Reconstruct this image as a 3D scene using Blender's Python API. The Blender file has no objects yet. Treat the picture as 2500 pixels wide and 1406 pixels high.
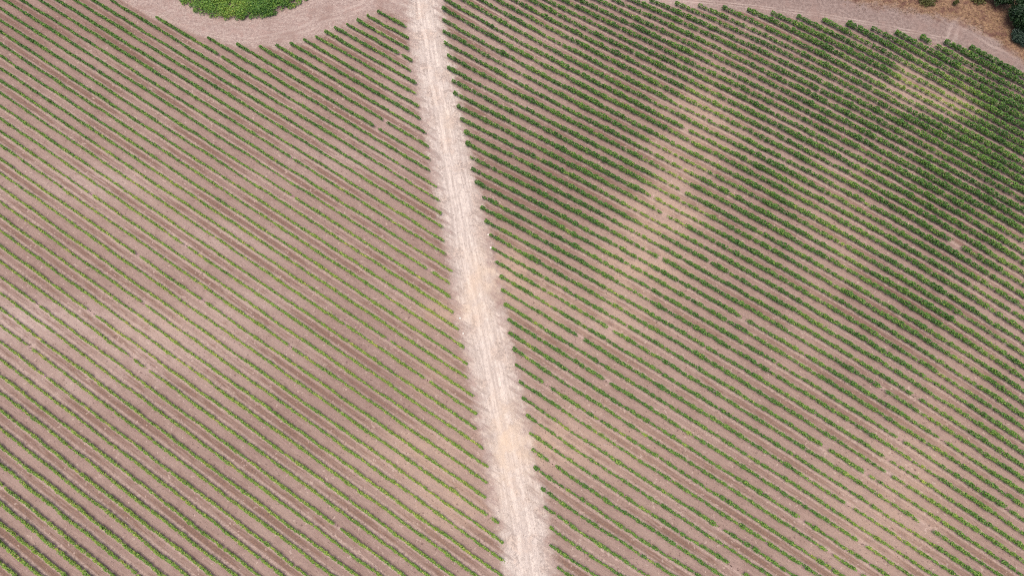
import bpy, math
import numpy as np

# ------------------------------------------------------------------ camera, sky, sun, exposure
S = bpy.context.scene
H, TILT, FPX, IW, IH = 120.0, math.radians(20.0), 1640.0, 2500.0, 1406.0
cam = bpy.data.objects.new("camera", bpy.data.cameras.new("camera"))
S.collection.objects.link(cam)
cam.data.sensor_width = 36.0
cam.data.lens = FPX / IW * 36.0
cam.data.clip_end = 5000.0
cam.location = (0, 0, H)
cam.rotation_euler = (TILT, 0, 0)
S.camera = cam

SUN_EL, SUN_AZ = math.radians(80.0), math.radians(225.0)      # azimuth clockwise from +Y
world = bpy.data.worlds.new("World")
S.world = world
world.use_nodes = True
wn = world.node_tree
sky = wn.nodes.new("ShaderNodeTexSky")
sky.sky_type = 'NISHITA'
sky.sun_disc = False
sky.sun_elevation = SUN_EL
sky.sun_rotation = SUN_AZ
sky.air_density = 0.7
sky.dust_density = 6.0
sky.ozone_density = 0.3
wn.links.new(sky.outputs[0], wn.nodes["Background"].inputs[0])
wn.nodes["Background"].inputs[1].default_value = 0.15
sl = bpy.data.lights.new("sun", 'SUN')
sl.energy = 1.0
sl.angle = math.radians(35.0)
sl.color = (1.0, 0.95, 0.88)
sun = bpy.data.objects.new("sun", sl)
S.collection.objects.link(sun)
sun.location = (0, 0, 200)
sun.rotation_euler = (math.pi / 2 - SUN_EL, 0, -SUN_AZ + math.pi)
S.view_settings.view_transform = 'Standard'
S.view_settings.look = 'None'
S.view_settings.exposure = 0.52
S.cycles.use_denoising = False
S.cycles.pixel_filter_type = 'BLACKMAN_HARRIS'
S.cycles.filter_width = 1.05
S.view_settings.gamma = 1.0

rng = np.random.default_rng(11)


# ------------------------------------------------------------------ small helpers
def at(u, v, z=0.0):
    """survey point of the photograph -> place on the level plane at height z"""
    u = np.asarray(u, float)
    v = np.asarray(v, float)
    x = (u - IW / 2) / FPX
    y = -(v - IH / 2) / FPX
    Y = y * math.cos(TILT) + math.sin(TILT)
    Z = math.cos(TILT) - y * math.sin(TILT)
    k = (H - z) / Z
    return x * k, Y * k


def pix(X, Y, z=0.0):
    h = H - z
    d = h * math.cos(TILT) + Y * math.sin(TILT)
    yy = Y * math.cos(TILT) - h * math.sin(TILT)
    return IW / 2 + FPX * X / d, IH / 2 - FPX * yy / d


AX = (0.8436, -0.5370)          # along the rows
AW = (-0.5370, -0.8436)         # across them, towards the lower left


def to_sw(X, Y):
    return X * AX[0] + Y * AX[1], X * AW[0] + Y * AW[1]


def to_xy(s, w):
    return s * AX[0] + w * AW[0], s * AX[1] + w * AW[1]


def sstep(a, b, x):
    t = np.clip((x - a) / (b - a), 0, 1)
    return t * t * (3 - 2 * t)


def vnoise(x, seed):
    """smooth 1-D noise, -1..1"""
    r = np.random.default_rng(seed).uniform(-1, 1, 4096)
    i = np.floor(x).astype(int)
    f = x - i
    f = f * f * (3 - 2 * f)
    return r[i % 4096] * (1 - f) + r[(i + 1) % 4096] * f


def tag(o, label=None, cat=None, group=None, kind=None):
    for k, val in (("label", label), ("category", cat), ("group", group), ("kind", kind)):
        if val:
            o[k] = val
    return o


def np_mesh(name, V, F, mat, attrs=None, parent=None, smooth=False):
    """V (n,3), F (m,k) -> one mesh object"""
    me = bpy.data.meshes.new(name)
    V = np.ascontiguousarray(V, np.float32)
    F = np.ascontiguousarray(F, np.int32)
    me.vertices.add(len(V))
    me.vertices.foreach_set("co", V.ravel())
    m, k = F.shape
    me.loops.add(m * k)
    me.loops.foreach_set("vertex_index", F.ravel())
    me.polygons.add(m)
    me.polygons.foreach_set("loop_start", np.arange(0, m * k, k, dtype=np.int32))
    me.polygons.foreach_set("loop_total", np.full(m, k, np.int32))
    if smooth:
        me.polygons.foreach_set("use_smooth", np.ones(m, bool))
    for an, arr in (attrs or {}).items():
        a = me.attributes.new(an, 'FLOAT', 'POINT')
        a.data.foreach_set("value", np.ascontiguousarray(arr, np.float32))
    me.update(calc_edges=True)
    me.materials.append(mat)
    o = bpy.data.objects.new(name, me)
    S.collection.objects.link(o)
    if parent is not None:
        o.parent = parent
    return o


def empty(name, loc):
    o = bpy.data.objects.new(name, None)
    o.empty_display_size = 0.5
    S.collection.objects.link(o)
    o.location = loc
    return o


def leaf_quads(P, size, rg, up=0.35, aspect=0.8):
    """one small kite-shaped leaf per point, facing a random way that leans upward"""
    n = len(P)
    N = rg.normal(size=(n, 3))
    N[:, 2] = np.abs(N[:, 2]) + up
    N /= np.linalg.norm(N, axis=1)[:, None]
    T = np.cross(N, rg.normal(size=(n, 3)))
    T /= np.linalg.norm(T, axis=1)[:, None] + 1e-9
    B = np.cross(N, T)
    h = (size * 0.5)[:, None]
    w = h * aspect
    droop = N * h * 0.25
    V = np.stack([P - T * h, P + B * w - T * h * 0.1 - droop, P + T * h * 1.1, P - B * w - T * h * 0.1 - droop], 1).reshape(-1, 3)
    F = np.arange(4 * n).reshape(n, 4)
    return V, F


class G:
    """thin wrapper to write node graphs as expressions"""

    def __init__(self, name):
        self.m = bpy.data.materials.new(name)
        self.m.use_nodes = True
        self.t = self.m.node_tree
        self.b = self.t.nodes["Principled BSDF"]

    def put(self, sock, v):
        if isinstance(v, bpy.types.NodeSocket):
            self.t.links.new(v, sock)
        elif isinstance(v, (tuple, list)) and len(v) == 3 and sock.type == 'RGBA':
            sock.default_value = (*v, 1)
        else:
            sock.default_value = v

    def attr(self, name):
        n = self.t.nodes.new("ShaderNodeAttribute")
        n.attribute_name = name
        return n.outputs["Fac"]

    def math(self, op, a, b=0.0, c=0.0):
        n = self.t.nodes.new("ShaderNodeMath")
        n.operation = op
        for i, v in enumerate((a, b, c)):
            self.put(n.inputs[i], v)
        return n.outputs[0]

    def add(self, a, b): return self.math('ADD', a, b)
    def sub(self, a, b): return self.math('SUBTRACT', a, b)
    def mul(self, a, b): return self.math('MULTIPLY', a, b)

    def step(self, v, a, b, lo=0.0, hi=1.0):
        n = self.t.nodes.new("ShaderNodeMapRange")
        n.interpolation_type = 'SMOOTHSTEP'
        for i, x in enumerate((v, a, b, lo, hi)):
            self.put(n.inputs[i], x)
        return n.outputs[0]

    def bump1(self, v, c, w):
        """1 at v=c falling to 0 at c +- w"""
        return self.step(self.math('ABSOLUTE', self.sub(v, c)), w * 0.35, w, 1.0, 0.0)

    def mix(self, f, a, b):
        n = self.t.nodes.new("ShaderNodeMix")
        n.data_type = 'RGBA'
        self.put(n.inputs[0], f)
        self.put(n.inputs[6], a)
        self.put(n.inputs[7], b)
        return n.outputs[2]

    def vec(self, x, y, z=0.0):
        n = self.t.nodes.new("ShaderNodeCombineXYZ")
        for i, v in enumerate((x, y, z)):
            self.put(n.inputs[i], v)
        return n.outputs[0]

    def pos(self):
        return self.t.nodes.new("ShaderNodeNewGeometry").outputs["Position"]

    def noise(self, vec, scale, detail=3.0, rough=0.55):
        n = self.t.nodes.new("ShaderNodeTexNoise")
        self.put(n.inputs["Vector"], vec)
        n.inputs["Scale"].default_value = scale
        n.inputs["Detail"].default_value = detail
        n.inputs["Roughness"].default_value = rough
        return n.outputs["Fac"]

    def bump(self, h, strength, dist):
        n = self.t.nodes.new("ShaderNodeBump")
        n.inputs["Strength"].default_value = strength
        n.inputs["Distance"].default_value = dist
        self.put(n.inputs["Height"], h)
        self.t.links.new(n.outputs[0], self.b.inputs["Normal"])


def ramp3(g, f, stops):
    n = g.t.nodes.new("ShaderNodeValToRGB")
    cr = n.color_ramp
    while len(cr.elements) < len(stops):
        cr.elements.new(0.5)
    for e, (p, c) in zip(cr.elements, stops):
        e.position = p
        e.color = (*c, 1)
    g.put(n.inputs[0], f)
    return n.outputs[0]


def leaf_material(name, stops, trans=0.3, rough=0.5):
    g = G(name)
    c = ramp3(g, g.attr("tint"), stops)
    nz = g.noise(g.pos(), 0.9, 2)
    hs = g.t.nodes.new("ShaderNodeHueSaturation")
    g.put(hs.inputs["Color"], c)
    g.put(hs.inputs["Value"], g.add(0.8, g.mul(nz, 0.4)))
    g.put(g.b.inputs["Base Color"], hs.outputs[0])
    g.b.inputs["Roughness"].default_value = rough
    g.b.inputs["Specular IOR Level"].default_value = 0.35
    tr = g.t.nodes.new("ShaderNodeBsdfTranslucent")
    g.put(tr.inputs["Color"], hs.outputs[0])
    mx = g.t.nodes.new("ShaderNodeMixShader")
    mx.inputs[0].default_value = trans
    g.t.links.new(g.b.outputs[0], mx.inputs[1])
    g.t.links.new(tr.outputs[0], mx.inputs[2])
    g.t.links.new(mx.outputs[0], g.t.nodes["Material Output"].inputs["Surface"])
    return g.m


def plain(name, col, rough=0.85, var=0.3, scale=6.0):
    g = G(name)
    n = g.noise(g.pos(), scale, 3)
    g.put(g.b.inputs["Base Color"], g.mix(n, tuple(c * (1 - var) for c in col), tuple(c * (1 + var) for c in col)))
    g.b.inputs["Roughness"].default_value = rough
    g.b.inputs["Specular IOR Level"].default_value = 0.15
    return g.m


# ------------------------------------------------------------------ survey of the rows (points in the 2500 x 1406 photograph)
# for each x: index of the first row met, then the height of every row below it
Ltr={
12:(20,[2,27,55,82,115,144,176.5,205,234,268,298,330.5,363,398,430,466,501,536,572,607.5,645,682.5,725,765,805,847,888,928,969.5,1011,1056,1100,1145,1190,1238,1286,1336,1386]),
312:(14,[25,51,79,108,134,162,190,222,252,282,310,341,373,405,438,471,503.5,536,571,605,642.5,679,715,750,788,827,867,908,947,988,1028,1073,1115,1157,1202,1245.5,1291,1336,1383]),
625:(11,[135,161.5,189,216,243,272,300,329,359.5,388,418,451,483.5,515,547,580,611,647.5,680,715,750,785,823,860.5,898,938,977,1017,1056,1096.5,1140,1182,1224,1267,1309,1356,1399.5]),
937:(0,[36,60,85,108,133,157,181.5,208,235.5,262,292,320.5,349,377,406,437,464.5,496,526,558.5,590,622,654,685,720,753,787,818,853,890.5,927,963,1001,1041,1079,1118,1159,1198,1243,1284,1327,1371,1412]),
}
Rtr={
1300:(-5,[2.5,21,41,67.5,92.6,118,143,169,195,221.5,246.6,274,298,327,354,378,407,434.6,461,487,515,543.5,572,600,626,657.5,689,719,751.5,783,817,850.5,883,917,952,987,1024.5,1060]),
1600:(-12,[7.5,24,46,66,89,111,136,156.5,179,205,229,253,278,299,328,351,378,402,432,452,483.5,507,536,561,589,618.6,651,679,711,740,770,804,837,868,902,935.6,969,1004,1041,1074,1109,1145,1183,1222,1258,1297,1336,1374.5]),
1900:(-17,[35,55.6,77.6,99,119,141.5,164,186.5,208,233,253,277,302,328,352,377,403,428,452,481,508.5,533.5,560,590,620,647.5,675,705,735,764,793,827,855.5,888,920.6,954,987,1019.5,1054,1085,1121.6,1157,1192,1227,1267,1302,1341,1381]),
2200:(-22,[87.6,104,127,146.5,168,191.5,209,235,254,275.5,299,323,346,371,393,420,441,467,493.5,518.5,543.5,570,596,622,650,676,704,733,764,793,820.5,852,882,913,943,976,1007,1041,1070,1104,1138,1174,1205.5,1242,1278,1312,1349,1388]),
2488:(-25,[175,193,216.6,238,262,283,303,328,348,369.5,394.6,418,437,459.6,482,505,530,556,578.6,603.6,628.6,655,682.5,709,738,764,795,827,855.5,885.5,915.6,945.6,974,1006,1037,1066.5,1098,1131.6,1163,1197,1227,1259,1289,1327,1361,1396]),
}

LEFT_START = [(920, 29), (895, 39), (871, 50), (842, 62), (815, 69), (792, 79), (767, 91), (737, 100), (705, 108), (670, 113), (632, 114),
              (577, 108), (505, 93), (380, 41), (268, -2)]
LEFT_END = [(988, 67), (993, 93), (998, 118), (1004, 146), (1001, 170), (1014, 203), (1020, 231), (1025, 262), (1022, 291), (1037, 328), (1046, 363),
            (1051, 393), (1051, 422), (1061, 458), (1068, 495), (1071, 525), (1078, 558), (1083, 591), (1093, 628), (1098, 665), (1098, 693), (1103, 730),
            (1113, 769), (1123, 807), (1131, 846), (1138, 888), (1142, 923), (1158, 969), (1163, 1007), (1173, 1051), (1178, 1093), (1190, 1138),
            (1190, 1179), (1184, 1213), (1214, 1278), (1226, 1325), (1231, 1371), (1240, 1412)]
RIGHT_START = [(1080, 0), (1084, 16), (1086, 42), (1090, 66), (1096, 91), (1105, 121), (1107, 148), (1116, 182), (1122, 210), (1130, 242), (1137, 275),
               (1145, 309), (1148, 338), (1156, 372), (1158, 403), (1166, 437), (1183, 475), (1178, 501), (1189, 534), (1198, 569), (1204, 603),
               (1211, 636), (1222, 673), (1225, 706), (1231, 743), (1240, 780), (1242, 813), (1252, 852), (1258, 890), (1267, 932), (1276, 970),
               (1285, 1015), (1293, 1058), (1300, 1096), (1305, 1140), (1325, 1188), (1332, 1233), (1345, 1286), (1345, 1328), (1365, 1381)]
RIGHT_TOP = {-25: (2370, 115), -24: (2310, 100), -23: (2248, 92), -22: (2187, 82), -21: (2127, 74), -20: (2066, 62), -19: (2007, 52), -18: (1947, 41),
             -17: (1887, 27), -16: (1827, 22), -15: (1767, 14), -14: (1709, 9), -13: (1652, 4), -12: (1587, 1), -11: (1530, -8), -10: (1470, -15),
             -9: (1412, -22), -8: (1354, -29), -7: (1296, -36), -6: (1238, -43), -5: (1180, -50), -4: (1122, -57), -3: (1079, -62), -2: (1079, -50), -1: (1079, -26)}
LEFT_GAPS = {3: [(973, 984)], 10: [(937, 951)], 11: [(910, 919)], 20: [(1047, 1053)], 13: [(526, 538)], 22: [(1062, 1072), (670, 675)], 27: [(939, 948)],
             40: [(347, 357)], 33: [(326, 336)], 21: [(711, 717)], 34: [(1184, 1199)]}
RIGHT_GAPS = {-2: [(1354, 1361)], 0: [(1637, 1647), (1668, 1677)], -11: [(1602, 1607)], -15: [(1810, 1815)], -8: [(1610, 1615), (1665, 1672)],
              6: [(1598, 1612), (1658, 1675)], 8: [(1595, 1607)], 9: [(1617, 1625)], 13: [(1610, 1622)], 18: [(1450, 1460)], 2: [(1959, 1972)],
              1: [(2120, 2125)], -3: [(2330, 2345)], -2.5: [], 14: [(2070, 2081), (1805, 1819)], 8.5: [], 12: [(2013, 2020)], 11: [(2315, 2322)],
              21: [(1486, 1498), (2188, 2195), (2247, 2255), (2270, 2279)], 22: [(1320, 1325)], 24: [(1435, 1440)], 20: [(2113, 2119), (2013, 2018)],
              19: [(2170, 2179)], 27: [(2018, 2030), (2092, 2098)], 26: [(1956, 1968)], 30: [(1591, 1599)], 28: [(1785, 1791)]}
ZF = 0.95                      # the surveyed line is the middle of the leaf wall


def survey(T):
    P = np.array([(x, y, i0 + k) for x, (i0, ys) in T.items() for k, y in enumerate(ys)], float)
    X, Y = at(P[:, 0], P[:, 1], ZF)
    s, w = to_sw(X, Y)
    return s, w, P[:, 2]


def basis(s, k, ds, dk):
    s = np.asarray(s, float) / 100.0
    k = np.asarray(k, float) / 40.0
    return np.stack([s ** i * k ** j for i in range(ds + 1) for j in range(dk + 1)], -1)


class Block:
    def __init__(self, T, ks, ds, dk, shrink):
        self.ks, self.ds, self.dk = ks, ds, dk
        s, w, k = survey(T)
        self.c = np.linalg.lstsq(basis(s, k, ds, dk), w, rcond=None)[0]
        r = w - basis(s, k, ds, dk) @ self.c
        self.off = {}
        for q in ks:
            sel = k == q
            self.off[q] = float(np.clip(r[sel].sum() / (sel.sum() + shrink), -0.35, 0.35)) if sel.any() else 0.0
        self.s0, self.s1 = {}, {}

    def w(self, s, k):
        return basis(s, np.full_like(np.asarray(s, float), k), self.ds, self.dk) @ self.c + self.off.get(k, 0.0)

    def rowv(self, s, w):
        """fractional row number at a place"""
        k = (w / 2.2).copy() * 0 + np.mean(self.ks)
        for _ in range(14):
            f = basis(s, k, self.ds, self.dk) @ self.c - w
            d = (basis(s, k + .25, self.ds, self.dk) @ self.c - basis(s, k - .25, self.ds, self.dk) @ self.c) / .5
            k = np.clip(k - f / np.maximum(d, 1.2), -120, 160)
        return k


LB = Block(Ltr, list(range(0, 58)), 1, 2, 1.0)
RB = Block(Rtr, list(range(-25, 40)), 3, 3, 2.0)


def s_of(p):
    X, Y = at(p[0], p[1], ZF)
    return float(to_sw(X, Y)[0])


def clip_run(B, k, s0, s1):
    """keep the stretch of a row that is in or near the picture"""
    s = np.linspace(s0, s1, 800)
    X, Y = to_xy(s, B.w(s, k))
    u, v = pix(X, Y, ZF)
    ok = (u > -170) & (u < 2680) & (v > -75) & (v < 1500)
    if not ok.any():
        return None
    return s[ok][0], s[ok][-1]


for k in LB.ks:
    a = s_of(LEFT_START[k]) if k < len(LEFT_START) else -180.0
    b = s_of(LEFT_END[k]) if k < len(LEFT_END) else s_of((1240 + 9 * (k - 37), 1412 + 45 * (k - 37)))
    a, b = clip_run(LB, k, a, b)
    LB.s0[k], LB.s1[k] = a, b
for k in RB.ks:
    a = s_of(RIGHT_START[k]) if k >= 0 else s_of(RIGHT_TOP[k])
    a, b = clip_run(RB, k, a, 190.0)
    RB.s0[k], RB.s1[k] = a, b

TRACK_V = [-400, -80, 0, 100, 200, 300, 400, 500, 600, 700, 800, 900, 1000, 1100, 1200, 1300, 1406, 1500, 1900]
TRACK_U = [965, 1020, 1032, 1048, 1066, 1085, 1103, 1124, 1141, 1160, 1180, 1201, 1222, 1243, 1261, 1280, 1298, 1314, 1380]
TX, TY = at(np.array(TRACK_U[1:-1]), np.array(TRACK_V[1:-1]))
TX = np.concatenate([[TX[0] + (TX[0] - TX[1]) * 8], TX, [TX[-1] + (TX[-1] - TX[-2]) * 12]])
TY = np.concatenate([[TY[0] + (TY[0] - TY[1]) * 8], TY, [TY[-1] + (TY[-1] - TY[-2]) * 12]])


def track_d(X, Y):
    xc = np.interp(-Y, -TY, TX)
    return (X - xc) * 0.965


def blob(X, Y, u, v, ru, rv):
    cx, cy = at(u, v)
    k = 11.5
    return np.exp(-(((X - cx) / (ru / k)) ** 2 + ((Y - cy) / (rv / k)) ** 2))


def warp(X, Y):
    """ragged outlines: shifts a place by a few metres of smooth noise"""
    a = vnoise(X / 6.1 + 31, 61) * vnoise(Y / 5.3 + 57, 62) * 7 + vnoise((X + Y) / 2.3 + 200, 63) * 1.8
    b = vnoise(Y / 6.7 + 91, 64) * vnoise(X / 5.9 + 77, 65) * 7 + vnoise((X - Y) / 2.1 + 300, 66) * 1.8
    return X + a, Y + b


def band(X, Y, pts, w):
    """soft strip of ground along a polyline, w in photo units"""
    px_, py_ = at(np.array([q[0] for q in pts]), np.array([q[1] for q in pts]))
    X, Y = warp(X, Y)
    d2 = np.full(np.shape(X), 1e9)
    for a in range(len(pts) - 1):
        ex, ey = px_[a + 1] - px_[a], py_[a + 1] - py_[a]
        t = np.clip(((X - px_[a]) * ex + (Y - py_[a]) * ey) / (ex * ex + ey * ey), 0, 1)
        d2 = np.minimum(d2, (X - px_[a] - t * ex) ** 2 + (Y - py_[a] - t * ey) ** 2)
    return np.exp(-d2 / (w / 11.5) ** 2)


POOR = [([(1715, 300), (1650, 430), (1600, 500)], 75, .34), ([(1600, 560), (1560, 650), (1490, 780)], 60, .24), ([(1760, 150), (1720, 240)], 45, .16),
        ([(2070, 480), (2085, 580), (2030, 700)], 55, .22), ([(1980, 820), (1940, 930)], 55, .14), ([(1930, 470), (1990, 540)], 45, .2),
        ([(2490, 600), (2450, 720)], 45, .28), ([(2420, 900), (2300, 1000)], 65, .22), ([(2230, 1150), (2140, 1300)], 75, .24), ([(1215, 620), (1265, 690), (1330, 760)], 45, .25),
        ([(1300, 1060), (1420, 1090), (1520, 1140)], 45, .16), ([(2235, 235), (2320, 262)], 52, .56), ([(1650, 445), (1630, 480)], 40, .18), ([(1330, 90), (1300, 170)], 50, .12)]
RICH = [([(1560, 130), (1500, 240), (1420, 370), (1330, 520)], 85, .17), ([(1890, 380), (1850, 590), (1750, 800)], 65, .12), ([(2430, 260), (2360, 470), (2240, 700)], 95, .14),
        ([(2500, 940), (2440, 1100), (2380, 1240)], 60, .16), ([(1960, 200), (1850, 300)], 70, .06), ([(2480, 160), (2300, 130), (2100, 90)], 50, .06), ([(2230, 720), (1960, 1080)], 50, .06)]


def vigour(X, Y, right):
    u, v = pix(X, Y)
    if right:
        g = 0.60 - 0.32 * sstep(420, 1250, v) + 0.14 * sstep(1400, 2500, u) * (1 - sstep(500, 900, v)) + 0.12 * sstep(1700, 2500, u)
        for pts, w, e in POOR:
            g = g - e * band(X, Y, pts, w)
        for pts, w, e in RICH:
            g = g + e * band(X, Y, pts, w)
    else:
        g = 0.36 + 0.30 * (1 - sstep(80, 480, v)) + 0.14 * sstep(1050, 1400, v) * (1 - sstep(200, 700, u)) - .05 * sstep(700, 300, u) * (1 - sstep(900, 1200, v)) * sstep(200, 500, v)
        for (a, b, c, d, e) in ((640, 430, 90, 30, -.28), (230, 440, 120, 40, -.14), (345, 900, 60, 40, -.16), (430, 800, 170, 70, -.10), (60, 790, 160, 60, -.12), (560, 600, 140, 60, -.07), (1000, 230, 60, 100, -.05)):
            g = g + e * blob(X, Y, a, b, c, d)
    return np.clip(g, 0.03, 1.1)


def yellowness(X, Y, right):
    u, v = pix(X, Y)
    if right:
        g = 0.14 + 0.20 * sstep(500, 1300, v)
        for pts, w, e in POOR:
            g = g + e * 1.05 * band(X, Y, pts, w * 1.1)
        g = g + .14 * blob(X, Y, 1520, 230, 120, 70) + .12 * blob(X, Y, 2300, 1330, 200, 70) + .12 * blob(X, Y, 2330, 390, 120, 60)
        for pts, w, e in RICH:
            g = g - .3 * e * band(X, Y, pts, w)
    else:
        g = 0.17 + 0.42 * sstep(180, 620, v + 0.12 * (600 - u))
        for (a, b, c, d, e) in ((250, 480, 240, 120, .12), (430, 850, 200, 100, .15), (100, 860, 100, 120, .1), (1080, 760, 60, 40, .2), (1050, 1160, 120, 60, .12), (640, 1250, 300, 120, .05)):
            g = g + e * blob(X, Y, a, b, c, d)
    return np.clip(g, 0.0, 1.0)


# ------------------------------------------------------------------ ground: one sheet, its fields stored per vertex
xs = np.concatenate([-np.geomspace(3000, 150, 14), np.arange(-145, 146, 0.6), np.geomspace(150, 3000, 14)])
ys = np.concatenate([-np.geomspace(3000, 30, 14), np.arange(-25, 146, 0.6), np.geomspace(150, 3000, 14)])
GX, GY = np.meshgrid(xs, ys)
nx, ny = len(xs), len(ys)
gx, gy = GX.ravel(), GY.ravel()
gs, gw = to_sw(gx, gy)
td = track_d(gx, gy)
cs, cw = np.clip(gs, -150, 150), np.clip(gw, -160, 90)
rvL, rvR = LB.rowv(cs, cw), RB.rowv(cs, cw)
isR = td > 0
kk = np.array(LB.ks, float)
startL = np.interp(rvL, kk[:14], [LB.s0[int(q)] for q in kk[:14]])
startL = np.where(rvL > 13.3, -400, startL)
endL = np.interp(rvL, kk, [LB.s1[int(q)] for q in kk])
insL = np.minimum(np.minimum(gs - startL, endL - gs), (rvL + 0.55) * 2.2)
kr = np.array(RB.ks, float)
startR = np.interp(rvR, kr, [RB.s0[int(q)] for q in kr])
insR = np.minimum(gs - startR, (rvR + 25.55) * 1.9)
ins = np.where(isR, insR, insL)
rv = np.where(isR, rvR + 1.0, rvL) + 200.0
DG = [(1700, -60), (1950, -22), (2050, -4), (2110, 14), (2180, 22), (2250, 40), (2330, 55), (2390, 78), (2440, 108), (2500, 158), (2600, 250), (2750, 400)]
dgx, dgy = at(np.array([p[0] for p in DG]), np.array([p[1] for p in DG]))
dry = gy - np.interp(gx, dgx, dgy, left=400, right=-60)
sand = sum(e * blob(gx, gy, a, b, c, d) for (a, b, c, d, e) in
           ((1250, 665, 60, 50, .9), (1580, 650, 120, 40, .5), (1100, 1240, 90, 50, .7), (1090, 765, 60, 40, .8), (1330, 1090, 70, 40, .5), (1040, 1130, 90, 50, .5),
            (420, 800, 140, 70, .3), (960, 1080, 120, 40, .35), (1060, 920, 60, 60, .4), (1230, 1090, 16, 70, .5), (1158, 690, 22, 60, .35), (1090, 300, 14, 40, .4), (1500, 780, 300, 110, .35), (1620, 560, 260, 110, .3), (1420, 1080, 250, 120, .35), (2250, 1200, 260, 160, .35), (1750, 300, 160, 130, .25)))
for pts, w, e in POOR:
    sand = sand + 1.1 * e * band(gx, gy, pts, w * 1.2)
pale = sum(e * blob(gx, gy, a, b, c, d) for (a, b, c, d, e) in
           ((60, 780, 190, 45, 1.0), (230, 450, 150, 55, .7), (430, 840, 190, 70, .7), (560, 590, 150, 60, .5), (610, 740, 110, 40, .6), (850, 390, 150, 60, .55), (980, 240, 60, 130, .6),
            (1180, 60, 60, 60, .5), (1480, 800, 140, 40, .4), (900, 900, 120, 50, .3), (200, 940, 160, 40, .4), (1250, 170, 80, 120, .4)))
dark = sum(e * blob(gx, gy, a, b, c, d) for (a, b, c, d, e) in
           ((100, 60, 300, 90, .75), (870, 930, 150, 70, .6), (800, 800, 250, 60, .2), (950, 480, 120, 200, .25), (1270, 430, 120, 120, .4), (260, 1050, 260, 60, .18), (100, 650, 200, 50, .2)))
for pts, w, e in RICH:
    dark = dark + 1.1 * e * band(gx, gy, pts, w * 1.25)
quad = np.arange(nx * ny).reshape(ny, nx)
GF = np.stack([quad[:-1, :-1], quad[:-1, 1:], quad[1:, 1:], quad[1:, :-1]], -1).reshape(-1, 4)

g = G("vineyard_soil")
A = {n: g.attr(n) for n in ("rv", "ins", "trk", "dry", "sand", "along", "dark", "pale")}
P3 = g.pos()
n_big = g.noise(P3, 0.06, 4)
n_mid = g.noise(P3, 0.45, 4)
n_fine = g.noise(P3, 2.6, 4, 0.65)
n_grit = g.noise(P3, 7.0, 3, 0.7)
streak = g.noise(g.vec(g.mul(A["along"], 0.10), g.mul(A["rv"], 3.2)), 1.0, 4, 0.6)
streak2 = g.noise(g.vec(g.mul(A["along"], 0.45), g.mul(A["rv"], 7.0), 3.7), 1.0, 3, 0.6)
runs = g.noise(g.vec(g.mul(A["along"], 0.035), g.math('FLOOR', g.mul(A["rv"], 0.5)), 9.1), 1.0, 2)
p = g.math('MODULO', g.add(A["rv"], g.mul(g.sub(streak, 0.5), 0.16)), 2.0)
soil = g.mix(g.step(streak2, .30, .70), (.222, .152, .129), (.280, .198, .172))
soil = g.mix(g.step(n_big, .38, .66, 0, .6), soil, (.302, .220, .188))
soil = g.mix(g.mul(A['pale'], g.step(g.add(n_mid, g.mul(g.sub(streak, .5), .8)), .25, .65, .2, .85)), soil, (.415, .325, .292))
soil = g.mix(g.step(n_mid, .5, .7, 0, .45), soil, (.205, .134, .114))
soil = g.mix(g.mul(g.step(n_fine, .54, .72), .32), soil, (.190, .120, .102))
# the mown alley: a brown strip of dead grass with crumbly pale margins
mown = g.bump1(p, 1.47, 0.30)
strip = g.mul(g.mul(mown, g.step(g.add(runs, g.mul(g.sub(streak2, .5), .7)), .36, .62)), g.step(n_fine, .25, .62, .5, 1.0))
margin = g.math('MAXIMUM', g.bump1(p, 1.80, 0.20), g.bump1(p, 1.15, 0.17))
ground = g.mix(g.mul(margin, g.step(n_fine, .38, .60, .05, .85)), soil, (.385, .290, .252))
ground = g.mix(g.mul(strip, .98), ground, g.mix(g.step(n_fine, .36, .62), (.098, .056, .042), (.200, .124, .094)))
# litter at the feet of the vines
feet = g.math('MAXIMUM', g.bump1(p, 1.0, 0.17), g.math('MAXIMUM', g.bump1(p, 0.0, 0.17), g.bump1(p, 2.0, 0.17)))
ground = g.mix(g.mul(feet, g.step(n_fine, .50, .62, .0, .30)), ground, (.215, .135, .110))
ground = g.mix(g.mul(A["sand"], g.step(g.add(n_mid, g.mul(g.sub(streak, .5), .6)), .25, .6, .15, .8)), ground, (.40, .288, .224))
ground = g.mix(g.mul(A["dark"], g.step(n_fine, .35, .6, .3, .85)), ground, (.182, .112, .094))
speck = g.step(g.noise(P3, 2.1, 2, .5), .62, .67)
ground = g.mix(g.mul(speck, g.step(n_mid, .35, .65, .15, .7)), ground, (.11, .070, .062))
fleck = g.step(g.noise(g.vec(A["along"], g.mul(A["rv"], 2.0), 2.0), 1.7, 2, .5), .66, .71)
ground = g.mix(g.mul(fleck, .5), ground, (.46, .36, .31))
# headland and verge outside the rows
n_head = g.noise(P3, 1.3, 6, .8)
n_l0 = g.noise(P3, .16, 4, .6)
head = g.mix(g.step(n_head, .40, .60), (.262, .192, .170), (.345, .270, .238))
head = g.mix(g.step(n_fine, .50, .66, 0, .6), head, (.43, .35, .30))
head = g.mix(g.step(n_mid, .48, .66, 0, .6), head, (.30, .205, .178))
head = g.mix(g.mul(speck, .4), head, (.16, .105, .09))
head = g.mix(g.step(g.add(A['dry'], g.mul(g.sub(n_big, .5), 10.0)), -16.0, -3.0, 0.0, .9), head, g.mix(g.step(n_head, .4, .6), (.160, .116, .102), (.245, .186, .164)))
arc_d = g.add(A["ins"], g.mul(g.sub(n_l0, .5), 2.5))
arcs = g.math('MAXIMUM', g.bump1(arc_d, -3.4, .55), g.bump1(arc_d, -5.2, .6))
head = g.mix(g.mul(arcs, g.step(n_mid, .35, .6, .1, .6)), head, (.40, .325, .285))
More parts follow.
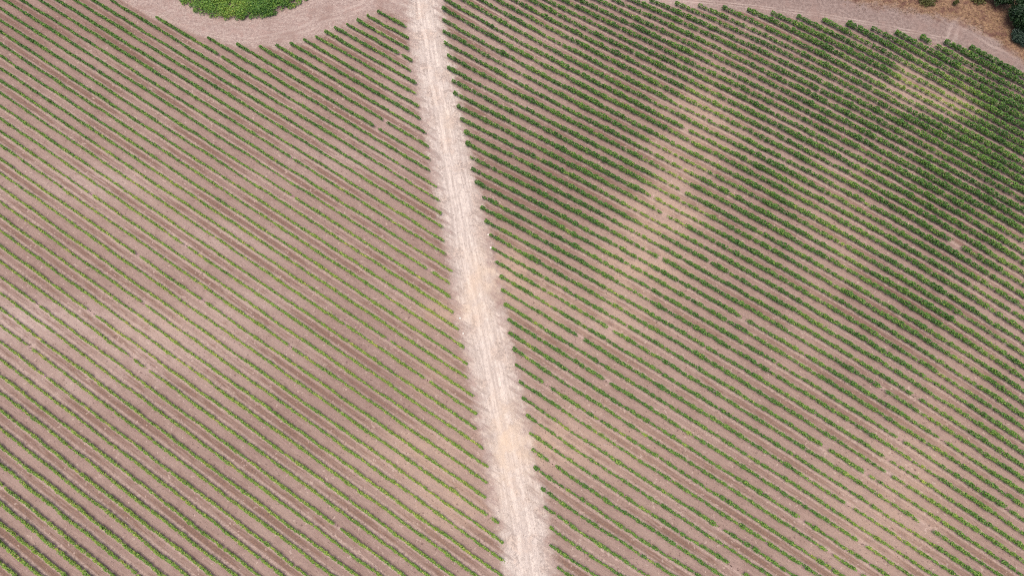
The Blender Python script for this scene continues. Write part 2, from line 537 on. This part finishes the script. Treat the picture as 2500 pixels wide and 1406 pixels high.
head = g.mix(g.mul(g.step(n_l0, .45, .65), g.step(n_mid, .4, .6, .2, .7)), head, (.235, .165, .142))
edge = g.add(A["ins"], g.mul(g.sub(n_mid, .5), 3.4))
inside = g.step(g.add(edge, g.mul(g.sub(streak, .5), 5.0)), -1.2, 1.6)
ground = g.mix(inside, head, ground)
# the track: pale dust, two smoother wheel lines, greyer dead weeds between and beside them
wob = g.add(A["trk"], g.mul(g.sub(g.noise(P3, .09, 3), .5), 2.0))
tabs = g.math('ABSOLUTE', wob)
sweep = g.noise(g.vec(g.mul(A["along"], 0.14), g.mul(A["rv"], 1.9), 5.0), 1.0, 4, .65)
n_w = g.noise(P3, 1.15, 6, .75)
n_l = g.noise(P3, .22, 3, .6)
n_len = g.noise(g.vec(g.mul(A['trk'], 2.4), g.mul(A['along'], .16), 3.0), 1.0, 4, .65)
dust = g.mix(g.step(g.add(g.mul(n_w, .5), g.mul(n_len, .5)), .42, .60), (.375, .318, .282), (.54, .470, .418))
dust = g.mix(g.step(n_l, .5, .65, 0, .55), dust, (.56, .44, .36))
weeds = g.mul(g.step(g.add(n_w, g.mul(g.sub(n_l, .5), .7)), .50, .60), g.step(tabs, .2, 1.8, .6, .95))
verge_streak = g.mul(g.step(sweep, .50, .60), g.step(tabs, 1.2, 2.6))
tcol = g.mix(g.mul(g.math('MAXIMUM', weeds, verge_streak), g.step(n_fine, .36, .58, .35, 1.0)), dust, (.285, .235, .208))
wv = g.add(wob, g.mul(g.sub(n_w, .5), .7))
rut = g.math('MAXIMUM', g.mul(g.bump1(wv, -0.85, .50), g.step(n_l, .38, .58, .1, 1.0)), g.mul(g.bump1(wv, 0.85, .42), g.step(n_l, .42, .60, 1.0, .1)))
tcol = g.mix(g.mul(rut, g.step(n_w, .38, .58, .05, .8)), tcol, (.59, .515, .45))
tcol = g.mix(g.mul(A["sand"], g.step(n_mid, .3, .6, .3, .8)), tcol, (.54, .42, .31))
tmask = g.step(g.add(tabs, g.add(g.mul(g.sub(g.noise(P3, .5, 6, .75),   .5), 6.0), g.mul(g.sub(sweep, .5), 4.0))), 2.2, 5.2, 1.0, 0.0)
ground = g.mix(tmask, ground, tcol)
# straw under the trees
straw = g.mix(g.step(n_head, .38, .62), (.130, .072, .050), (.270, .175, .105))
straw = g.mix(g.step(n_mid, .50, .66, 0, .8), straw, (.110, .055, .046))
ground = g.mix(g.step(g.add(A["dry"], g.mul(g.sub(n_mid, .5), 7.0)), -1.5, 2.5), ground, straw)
g.put(g.b.inputs["Base Color"], ground)
g.b.inputs["Roughness"].default_value = 0.95
g.b.inputs["Specular IOR Level"].default_value = 0.1
g.bump(g.add(n_fine, g.mul(n_mid, .8)), 0.55, 0.12)
soil_mat = g.m
go = np_mesh("ground", np.stack([gx, gy, np.zeros_like(gx)], 1), GF, soil_mat,
             dict(rv=rv, ins=np.clip(ins, -60, 60), trk=np.clip(td, -80, 80), dry=np.clip(dry, -40, 60), sand=np.clip(sand, 0, 1), along=gs, dark=np.clip(dark, 0, 1), pale=np.clip(pale, 0, 1)), smooth=True)
tag(go, "mauve brown vineyard soil with a pale dusty track running through it", "ground", kind="structure")

# ------------------------------------------------------------------ vine rows
VINE = leaf_material("vine_leaf", [(0.0, (.038, .096, .026)), (0.28, (.086, .196, .042)), (0.55, (.180, .315, .058)), (0.8, (.300, .405, .075)), (1.0, (.45, .46, .11))], 0.34)
BARK = plain("vine_bark", (.075, .048, .038), .9, .4, 9)


def in_gaps(u, gaps):
    m = np.zeros(len(u), bool)
    for a, b in gaps:
        m |= (u > a) & (u < b)
    return m


def ordinal(n):
    return "%d%s" % (n, "th" if 10 <= n % 100 <= 20 else {1: "st", 2: "nd", 3: "rd"}.get(n % 10, "th"))


def vine_row(B, k, right, gaps, label):
    rg = np.random.default_rng(1000 + k * 7 + (500 if right else 0))
    s0, s1 = B.s0[k], B.s1[k]
    sp = 1.3
    ns = np.arange(s0 + 0.35, s1 - 0.2, sp)
    ns = ns + rg.normal(0, .06, len(ns))
    wx = B.w(ns, k)
    X, Y = to_xy(ns, wx)
    vig = vigour(X, Y, right)
    yel = yellowness(X, Y, right)
    u, v = pix(X, Y, ZF)
    # every plant has its own strength
    sm = vnoise(ns / 7.0 + k * 37.1, 5 + k % 9) + .9 * vnoise(ns / 19.0 + k * 11.7, 15)
    pv = np.clip(vig * (1 + (0.22 if right else .17) * sm) + rg.normal(0, .13 if right else .07, len(ns)), .05, 1.25)
    weak = rg.random(len(ns)) < (0.015 + 0.22 * np.clip(0.42 - vig, 0, 1))
    pv[weak] *= rg.uniform(.25, .6, weak.sum())
    dead = in_gaps(u, gaps) | (rg.random(len(ns)) < (0.004 + 0.25 * np.clip(0.30 - vig, 0, 1)))
    root_x, root_y = to_xy(s0, float(B.w(np.array([s0]), k)[0]))
    root = empty("vine_row", (float(root_x), float(root_y), 0.0))
    tag(root, label, "vine row", "vine rows right of the track" if right else "vine rows left of the track")
    off = np.array([root_x, root_y, 0.0])
    # leaves: count per plant by strength
    cnt = np.where(dead, 0, ((52 if right else 40) + 112 * pv)).astype(int)
    idx = np.repeat(np.arange(len(ns)), cnt)
    n = len(idx)
    q = pv[idx]
    du = np.clip(rg.normal(0, .38 if right else .42, n), -.95, .95)                       # along the wire, from the plant
    ls = ns[idx] + du * (0.75 + 0.25 * np.clip(q, 0, 1)) * sp * 0.85
    ls = np.clip(ls, s0 - .1, s1 + .1)
    hw = ((0.18 if right else 0.125) + 0.26 * q) * (1 - 0.25 * np.abs(du)) * (1 + .22 * vnoise(ls / .9 + k * 11, 3))
    zt = ((0.92 if right else 0.68) + (0.70 if right else .62) * q) * (1 - 0.18 * np.abs(du)) + .10 * vnoise(ls / .7 + k * 5, 4)
    zb = 0.46 - .06 * q
    a = rg.uniform(0, 2 * np.pi, n)
    rad = np.sqrt(rg.uniform(.25, 1.0, n))
    off_w = np.cos(a) * rad * hw
    z = (zb + zt) / 2 + np.sin(a) * rad * (zt - zb) / 2
    lw = B.w(ls, k) + off_w + .09 * vnoise(ls / 4.0 + k * 3.0, 8) + .05 * vnoise(ls / 1.2 + k * 23.0, 18)
    lx, ly = to_xy(ls, lw)
    tint = yel[idx] * .62 + rg.normal(.16 if right else .19, .11, n) + .10 * vnoise(ls / 2.2 + k * 17, 6) + .16 * sstep(.5, 1.0, (z - zb) / (zt - zb)) * rg.random(n)
    tint = np.where(weak[idx], tint + .22, tint)
    young = rg.random(n) < .07
    tint = np.where(young, tint + .30, tint)
    size = rg.uniform(.19, .33, n) * (0.85 + .25 * q)
    Pl = [np.stack([lx, ly, z], 1)]
    Ti, Sz = [tint], [size]
    # stray shoots that stick out of the wall
    ncane = rg.random(len(ns)) < (.03 + .16 * np.clip(pv - .75, 0, 1) + .02 * right)
    for i in np.nonzero(ncane & ~dead)[0]:
        m = rg.integers(5, 9)
        t = np.linspace(.1, 1, m)
        d = rg.normal(size=3) * (.5, .5, .25) + (0, 0, .75)
        d /= np.linalg.norm(d)
        L = rg.uniform(.35, .85)
        base = np.array([X[i], Y[i], .75 + .6 * pv[i]])
        Pl.append(base + d * (t * L)[:, None] + rg.normal(0, .03, (m, 3)))
        Ti.append(np.full(m, .55) + rg.normal(.12, .1, m))
        Sz.append(rg.uniform(.12, .19, m))
    Pl, Ti, Sz = np.concatenate(Pl), np.concatenate(Ti), np.concatenate(Sz)
    V, F = leaf_quads(Pl - off, Sz, rg, .75)
    np_mesh("foliage", V, F, VINE, dict(tint=np.repeat(np.clip(Ti, 0, 1), 4)), root)
    # trunks
    al = ~in_gaps(u, gaps)
    m = int(al.sum())
    tx, ty = X[al] - off[0], Y[al] - off[1]
    lean = rg.normal(0, .07, (m, 2))
    R0, R1, top = .045 + .015 * rg.random(m), .032, .70 + .1 * rg.random(m)
    ring = []
    for (zz, rr, f) in ((-.03, R0, 0), (.35, R0 * .8, .6), (top, R1, 1.0)):
        for j in range(5):
            an = 2 * math.pi * j / 5
            ring.append(np.stack([tx + lean[:, 0] * f + np.cos(an) * rr, ty + lean[:, 1] * f + np.sin(an) * rr, np.zeros(m) + zz], 1))
    V = np.stack(ring, 1).reshape(-1, 3)
    fl = [[r * 5 + j, r * 5 + (j + 1) % 5, (r + 1) * 5 + (j + 1) % 5, (r + 1) * 5 + j] for r in range(2) for j in range(5)]
    F = (np.array(fl)[None] + (np.arange(m) * 15)[:, None, None]).reshape(-1, 4)
    t = np_mesh("trunks", V, F, BARK, None, root)
    t["kind"] = "stuff"
    return root, vig.mean(), yel.mean()


def describe(k, right):
    gaps = (RIGHT_GAPS if right else LEFT_GAPS).get(k, [])
    if right:
        if k == -25:
            return "dark green outermost vine row beside the headland below the trees"
        n = k + 26
        look = ("dense dark green" if k < -8 else "green" if k < 8 else "slim green" if k < 24 else "thin yellow-green")
        if gaps:
            look += " gappy"
        return "%s vine row right of the track, %s counting from the treeside headland" % (look, ordinal(n))
    if k == 0:
        return "shortest vine row, at the corner between the pale track and the turning area"
    n = k + 1
    look = ("short dark green" if k < 6 else "dark green" if k < 16 else "slim green" if k < 26 else "thin yellow-green" if k < 46 else "bright green")
    if gaps:
        look += " gappy"
    return "%s vine row left of the track, %s counting from the turning corner" % (look, ordinal(n))


for k in LB.ks:
    vine_row(LB, k, False, LEFT_GAPS.get(k, []), describe(k, False))
for k in RB.ks:
    vine_row(RB, k, True, RIGHT_GAPS.get(k, []), describe(k, True))

# ------------------------------------------------------------------ thicket inside the turning area
BUSH = leaf_material("thicket_leaf", [(0.0, (.030, .085, .022)), (0.3, (.085, .205, .038)), (0.6, (.185, .320, .050)), (1.0, (.36, .42, .08))], 0.28)
cx, cy = [float(q) for q in at(602, -62)]
root = empty("thicket", (cx, cy, 0))
tag(root, "dense rounded green thicket inside the curve of the sandy turning area", "thicket")
rg = np.random.default_rng(77)
RX, RY = 17.4, 13.2
nm = 1250
an = rg.uniform(0, 2 * np.pi, nm)
rr = np.sqrt(rg.random(nm)) * (1 + .035 * vnoise(an * 13, 22))
mx, my = np.cos(an) * rr * RX, np.sin(an) * rr * RY
mr = rg.uniform(.6, 1.2, nm) * np.where(rr > .93, .62, 1)
mz = rg.uniform(.45, .8, nm) * np.where(rr > .93, .45, 1)
mt = rg.normal(0, .08, nm) + .14 * vnoise(mx / 4 + 3, 35)
which = rg.choice(nm, 125000, p=mr ** 2 / (mr ** 2).sum())
n = len(which)
d = rg.normal(size=(n, 3))
d[:, 2] = np.abs(d[:, 2]) * .8
d /= np.linalg.norm(d, axis=1)[:, None]
q = mr[which] * rg.uniform(.6, 1.08, n)
P = np.stack([mx[which] + d[:, 0] * q, my[which] + d[:, 1] * q, np.clip(mz[which] + d[:, 2] * q * .75, .05, None)], 1)
tint = np.clip(.36 + mt[which] + rg.normal(0, .12, n) + .16 * d[:, 2] + .25 * (rg.random(n) < .06), 0, 1)
V, F = leaf_quads(P, rg.uniform(.17, .34, n), rg, .5)
np_mesh("foliage", V, F, BUSH, dict(tint=np.repeat(tint, 4)), root)
# woody stems holding it up
m = 260
a2, r2 = rg.uniform(0, 2 * np.pi, m), np.sqrt(rg.random(m)) * .93
px, py = np.cos(a2) * r2 * RX, np.sin(a2) * r2 * RY
V = np.stack([np.stack([px + c * .03, py + d * .03, np.zeros(m) + z], 1) for z in (-.02, .8) for c, d in ((1, 0), (-.5, .87), (-.5, -.87))], 1).reshape(-1, 3)
fl = [[0, 1, 4, 3], [1, 2, 5, 4], [2, 0, 3, 5]]
F = (np.array(fl)[None] + (np.arange(m) * 6)[:, None, None]).reshape(-1, 4)
np_mesh("stems", V, F, BARK, None, root)["kind"] = "stuff"


# ------------------------------------------------------------------ trees and shrubs beyond the headland
def tree(name, label, cat, u, v, radius, height, stops, n, leaf, seed, clumps=26, cs=1.0):
    rg = np.random.default_rng(seed)
    X, Y = [float(q) for q in at(u, v)]
    root = empty(name, (X, Y, 0))
    tag(root, label, cat)
    zc = height * .58
    c = rg.normal(size=(clumps, 3))
    c /= np.linalg.norm(c, axis=1)[:, None]
    c *= (rg.uniform(.35, .95, clumps) ** .7)[:, None]
    c *= (radius * .8, radius * .8, height * .36)
    c[:, 2] += zc
    cr = radius * cs * rg.uniform(.22, .46, clumps)
    which = rg.integers(0, clumps, n)
    d = rg.normal(size=(n, 3))
    d /= np.linalg.norm(d, axis=1)[:, None]
    P = c[which] + d * (cr[which] * rg.uniform(.45, 1.0, n) ** .6)[:, None]
    P[:, 2] = np.clip(P[:, 2], .15, None)
    ct = rg.normal(0, .12, clumps)
    tint = np.clip(.35 + ct[which] + rg.normal(0, .13, n), 0, 1)
    V, F = leaf_quads(P, rg.uniform(.7, 1.25, n) * leaf, rg, .45)
    np_mesh("crown", V, F, leaf_material(name + "_leaf", stops, .2), dict(tint=np.repeat(tint, 4)), root)
    # trunk and limbs, tapered tubes
    VV, FF = [], []

    def tube(a, b, ra, rb, seg=5, rings=4):
        a, b = np.array(a, float), np.array(b, float)
        ax = (b - a) / np.linalg.norm(b - a)
        t1 = np.cross(ax, (.3, .9, .2))
        t1 /= np.linalg.norm(t1)
        t2 = np.cross(ax, t1)
        base = sum(len(x) for x in VV)
        vs = []
        for i in range(rings):
            f = i / (rings - 1)
            cc = a + (b - a) * f + t1 * (ra * .5 * math.sin(f * 5))
            r = ra + (rb - ra) * f
            for j in range(seg):
                q = 2 * math.pi * j / seg
                vs.append(cc + t1 * r * math.cos(q) + t2 * r * math.sin(q))
        VV.append(np.array(vs))
        for i in range(rings - 1):
            for j in range(seg):
                FF.append([base + i * seg + j, base + i * seg + (j + 1) % seg, base + (i + 1) * seg + (j + 1) % seg, base + (i + 1) * seg + j])
    r0 = max(.05, radius * .055)
    tube((0, 0, -.05), (0, 0, height * .5), r0, r0 * .6, 7, 5)
    for i in range(min(clumps, 12)):
        tube((0, 0, height * (.2 + .28 * rg.random())), c[i], r0 * .45, r0 * .12)
    np_mesh("trunk", np.concatenate(VV), np.array(FF), BARK, None, root)
    return root


DARKG = [(0.0, (.010, .028, .012)), (0.4, (.020, .052, .018)), (0.75, (.040, .085, .024)), (1.0, (.08, .12, .035))]
BLUEG = [(0.0, (.022, .046, .034)), (0.5, (.045, .080, .055)), (1.0, (.09, .13, .085))]
OLIVE = [(0.0, (.045, .055, .016)), (0.5, (.105, .110, .030)), (1.0, (.18, .16, .045))]
tree("broadleaf_tree", "tall dark green tree crowding the headland corner, with deep shade under it", "tree", 2496, 60, 5.2, 7.0, DARKG, 24000, .36, 5, clumps=44)
tree("broadleaf_tree", "smaller dark green tree with olive leaves beside the tall dark tree", "tree", 2436, 8, 3.4, 4.2, DARKG, 8000, .30, 6, clumps=60, cs=.65)
tree("shrub", "grey-green shrub at the foot of the tall dark tree", "shrub", 2486, 100, 2.2, 1.9, BLUEG, 5000, .24, 7, clumps=24)
tree("shrub", "wide loose olive shrub in the straw, nearest the pale headland", "shrub", 2262, -2, 3.4, 1.0, OLIVE, 2800, .20, 8, clumps=70, cs=.42)
tree("shrub", "small loose olive shrub in the straw between the wide shrub and dark trees", "shrub", 2388, 2, 2.6, .9, OLIVE, 1700, .20, 9, clumps=50, cs=.42)
tree("shrub", "slender upright green shrub standing alone in the straw", "shrub", 2328, 12, .7, 1.6, OLIVE, 700, .2, 10, clumps=12)

# ------------------------------------------------------------------ straw, dead weeds, stones
STRAW = leaf_material("straw", [(0.0, (.10, .055, .035)), (0.5, (.25, .165, .085)), (1.0, (.46, .34, .19))], .25, .7)


def blades(P, L, Wd, rg, tilt=.75):
    n = len(P)
    d = rg.normal(size=(n, 3)) * (tilt, tilt, .1) + (0, 0, .6)
    d /= np.linalg.norm(d, axis=1)[:, None]
    sd = np.cross(d, rg.normal(size=(n, 3)))
    sd /= np.linalg.norm(sd, axis=1)[:, None]
    l, w = L[:, None], Wd[:, None]
    V = np.stack([P - sd * w, P + sd * w, P + d * l * .6 + sd * w * .8, P + d * l - (0, 0, .05) * l], 1).reshape(-1, 3)
    return V, np.arange(4 * n).reshape(n, 4)


rg = np.random.default_rng(31)
n = 60000
px, py = rg.uniform(55, 135, n), rg.uniform(75, 135, n)
inside_g = py - np.interp(px, dgx, dgy, left=400, right=-60) + 1.6 * vnoise(px / 1.7, 41) + 1.2 * vnoise(py / 1.1, 42)
dens = .5 + .5 * vnoise(px / 3.1 + 5, 43) * vnoise(py / 2.7 + 9, 44)
u, v = pix(px, py)
ok = (inside_g > 0) & (rg.random(n) < dens + .2) & (v > -90) & (u < 2700)
px, py = px[ok], py[ok]
P = np.stack([px, py, np.zeros(len(px))], 1)
V, F = blades(P, rg.uniform(.25, .65, len(P)), rg.uniform(.02, .045, len(P)), rg)
tag(np_mesh("dry_grass", V, F, STRAW, dict(tint=np.repeat(np.clip(rg.normal(.45, .2, len(P)) + .2 * vnoise(px / 2, 45), 0, 1), 4))),
    "tan dry grass between the pale headland and the dark trees", "grass", kind="stuff")

WEED = leaf_material("dead_weed", [(0.0, (.12, .085, .07)), (0.5, (.25, .19, .16)), (1.0, (.50, .41, .34))], .2, .8)
n = 90000
px, py = rg.uniform(-125, 125, n), rg.uniform(-14, 128, n)
d = track_d(px, py)
s_, w_ = to_sw(px, py)
rl, rr_ = LB.rowv(s_, w_), RB.rowv(s_, w_)
k_ = np.where(d > 0, rr_ + 1, rl)
ph = np.mod(k_, 2)
near = np.abs(d) < 5.5
sL = np.where(rl > 13.3, -400, np.interp(rl, kk[:14], [LB.s0[int(q)] for q in kk[:14]]))
sR = np.interp(rr_, kr, [RB.s0[int(q)] for q in kr])
inn = np.where(d > 0, np.minimum(s_ - sR, (rr_ + 25.5) * 2), np.minimum(s_ - sL, (rl + .5) * 2))
prob = np.where(near, .75, np.where(inn < 0, .55, np.where(np.abs(ph - 1.47) < .3, .3, .03)))
prob = prob * (.5 + .5 * vnoise(px / 2.3 + 3, 51) * vnoise(py / 2.1 + 6, 52) * 2)
u, v = pix(px, py)
tx_, ty_ = at(602, -62)
ok = (rg.random(n) < prob) & (u > -150) & (u < 2650) & (v > -70) & (v < 1480) & ~((np.abs(np.abs(d) - .9) < .35)) & ((((px - tx_) / 13) ** 2 + ((py - ty_) / 12) ** 2) > 1)
px, py = px[ok], py[ok]
c = 3
P = np.repeat(np.stack([px, py, np.zeros(len(px))], 1), c, 0) + rg.normal(0, .05, (len(px) * c, 3)) * (1, 1, 0)
V, F = blades(P, rg.uniform(.08, .22, len(P)), rg.uniform(.012, .03, len(P)), rg, 1.1)
tn = np.repeat(rg.normal(.42, .22, len(px)), c)
tag(np_mesh("dead_weeds", V, F, WEED, dict(tint=np.repeat(np.clip(tn, 0, 1), 4))), "sparse dead weeds along the track verges and mown alleys", "weeds", kind="stuff")

STONE = plain("pale_stone", (.72, .69, .62), .8, .15, 5)


def stone(label, u, v, r, seed):
    rg = np.random.default_rng(seed)
    X, Y = [float(q) for q in at(u, v)]
    import bmesh
    bm = bmesh.new()
    bmesh.ops.create_icosphere(bm, subdivisions=2, radius=r)
    for vt in bm.verts:
        vt.co *= 1 + .22 * math.sin(vt.co.x * 9 / r * .3 + seed) * math.cos(vt.co.y * 7 / r * .3) + rg.normal(0, .05)
        vt.co.z *= .6
    me = bpy.data.meshes.new("stone")
    bm.to_mesh(me)
    bm.free()
    me.materials.append(STONE)
    o = bpy.data.objects.new("stone", me)
    S.collection.objects.link(o)
    o.location = (X, Y, r * .35)
    tag(o, label, "stone", "white stones at the row ends")


stone("small white stone on the left verge beside bare orange soil", 1123, 777, .20, 1)
stone("small white stone on the left verge, one alley down the track from another", 1131, 814, .19, 2)
stone("small white stone on the right verge beside a row end of dark soil", 1192, 573, .17, 3)
stone("small white stone on the right verge beside orange bare soil", 1198, 605, .19, 4)
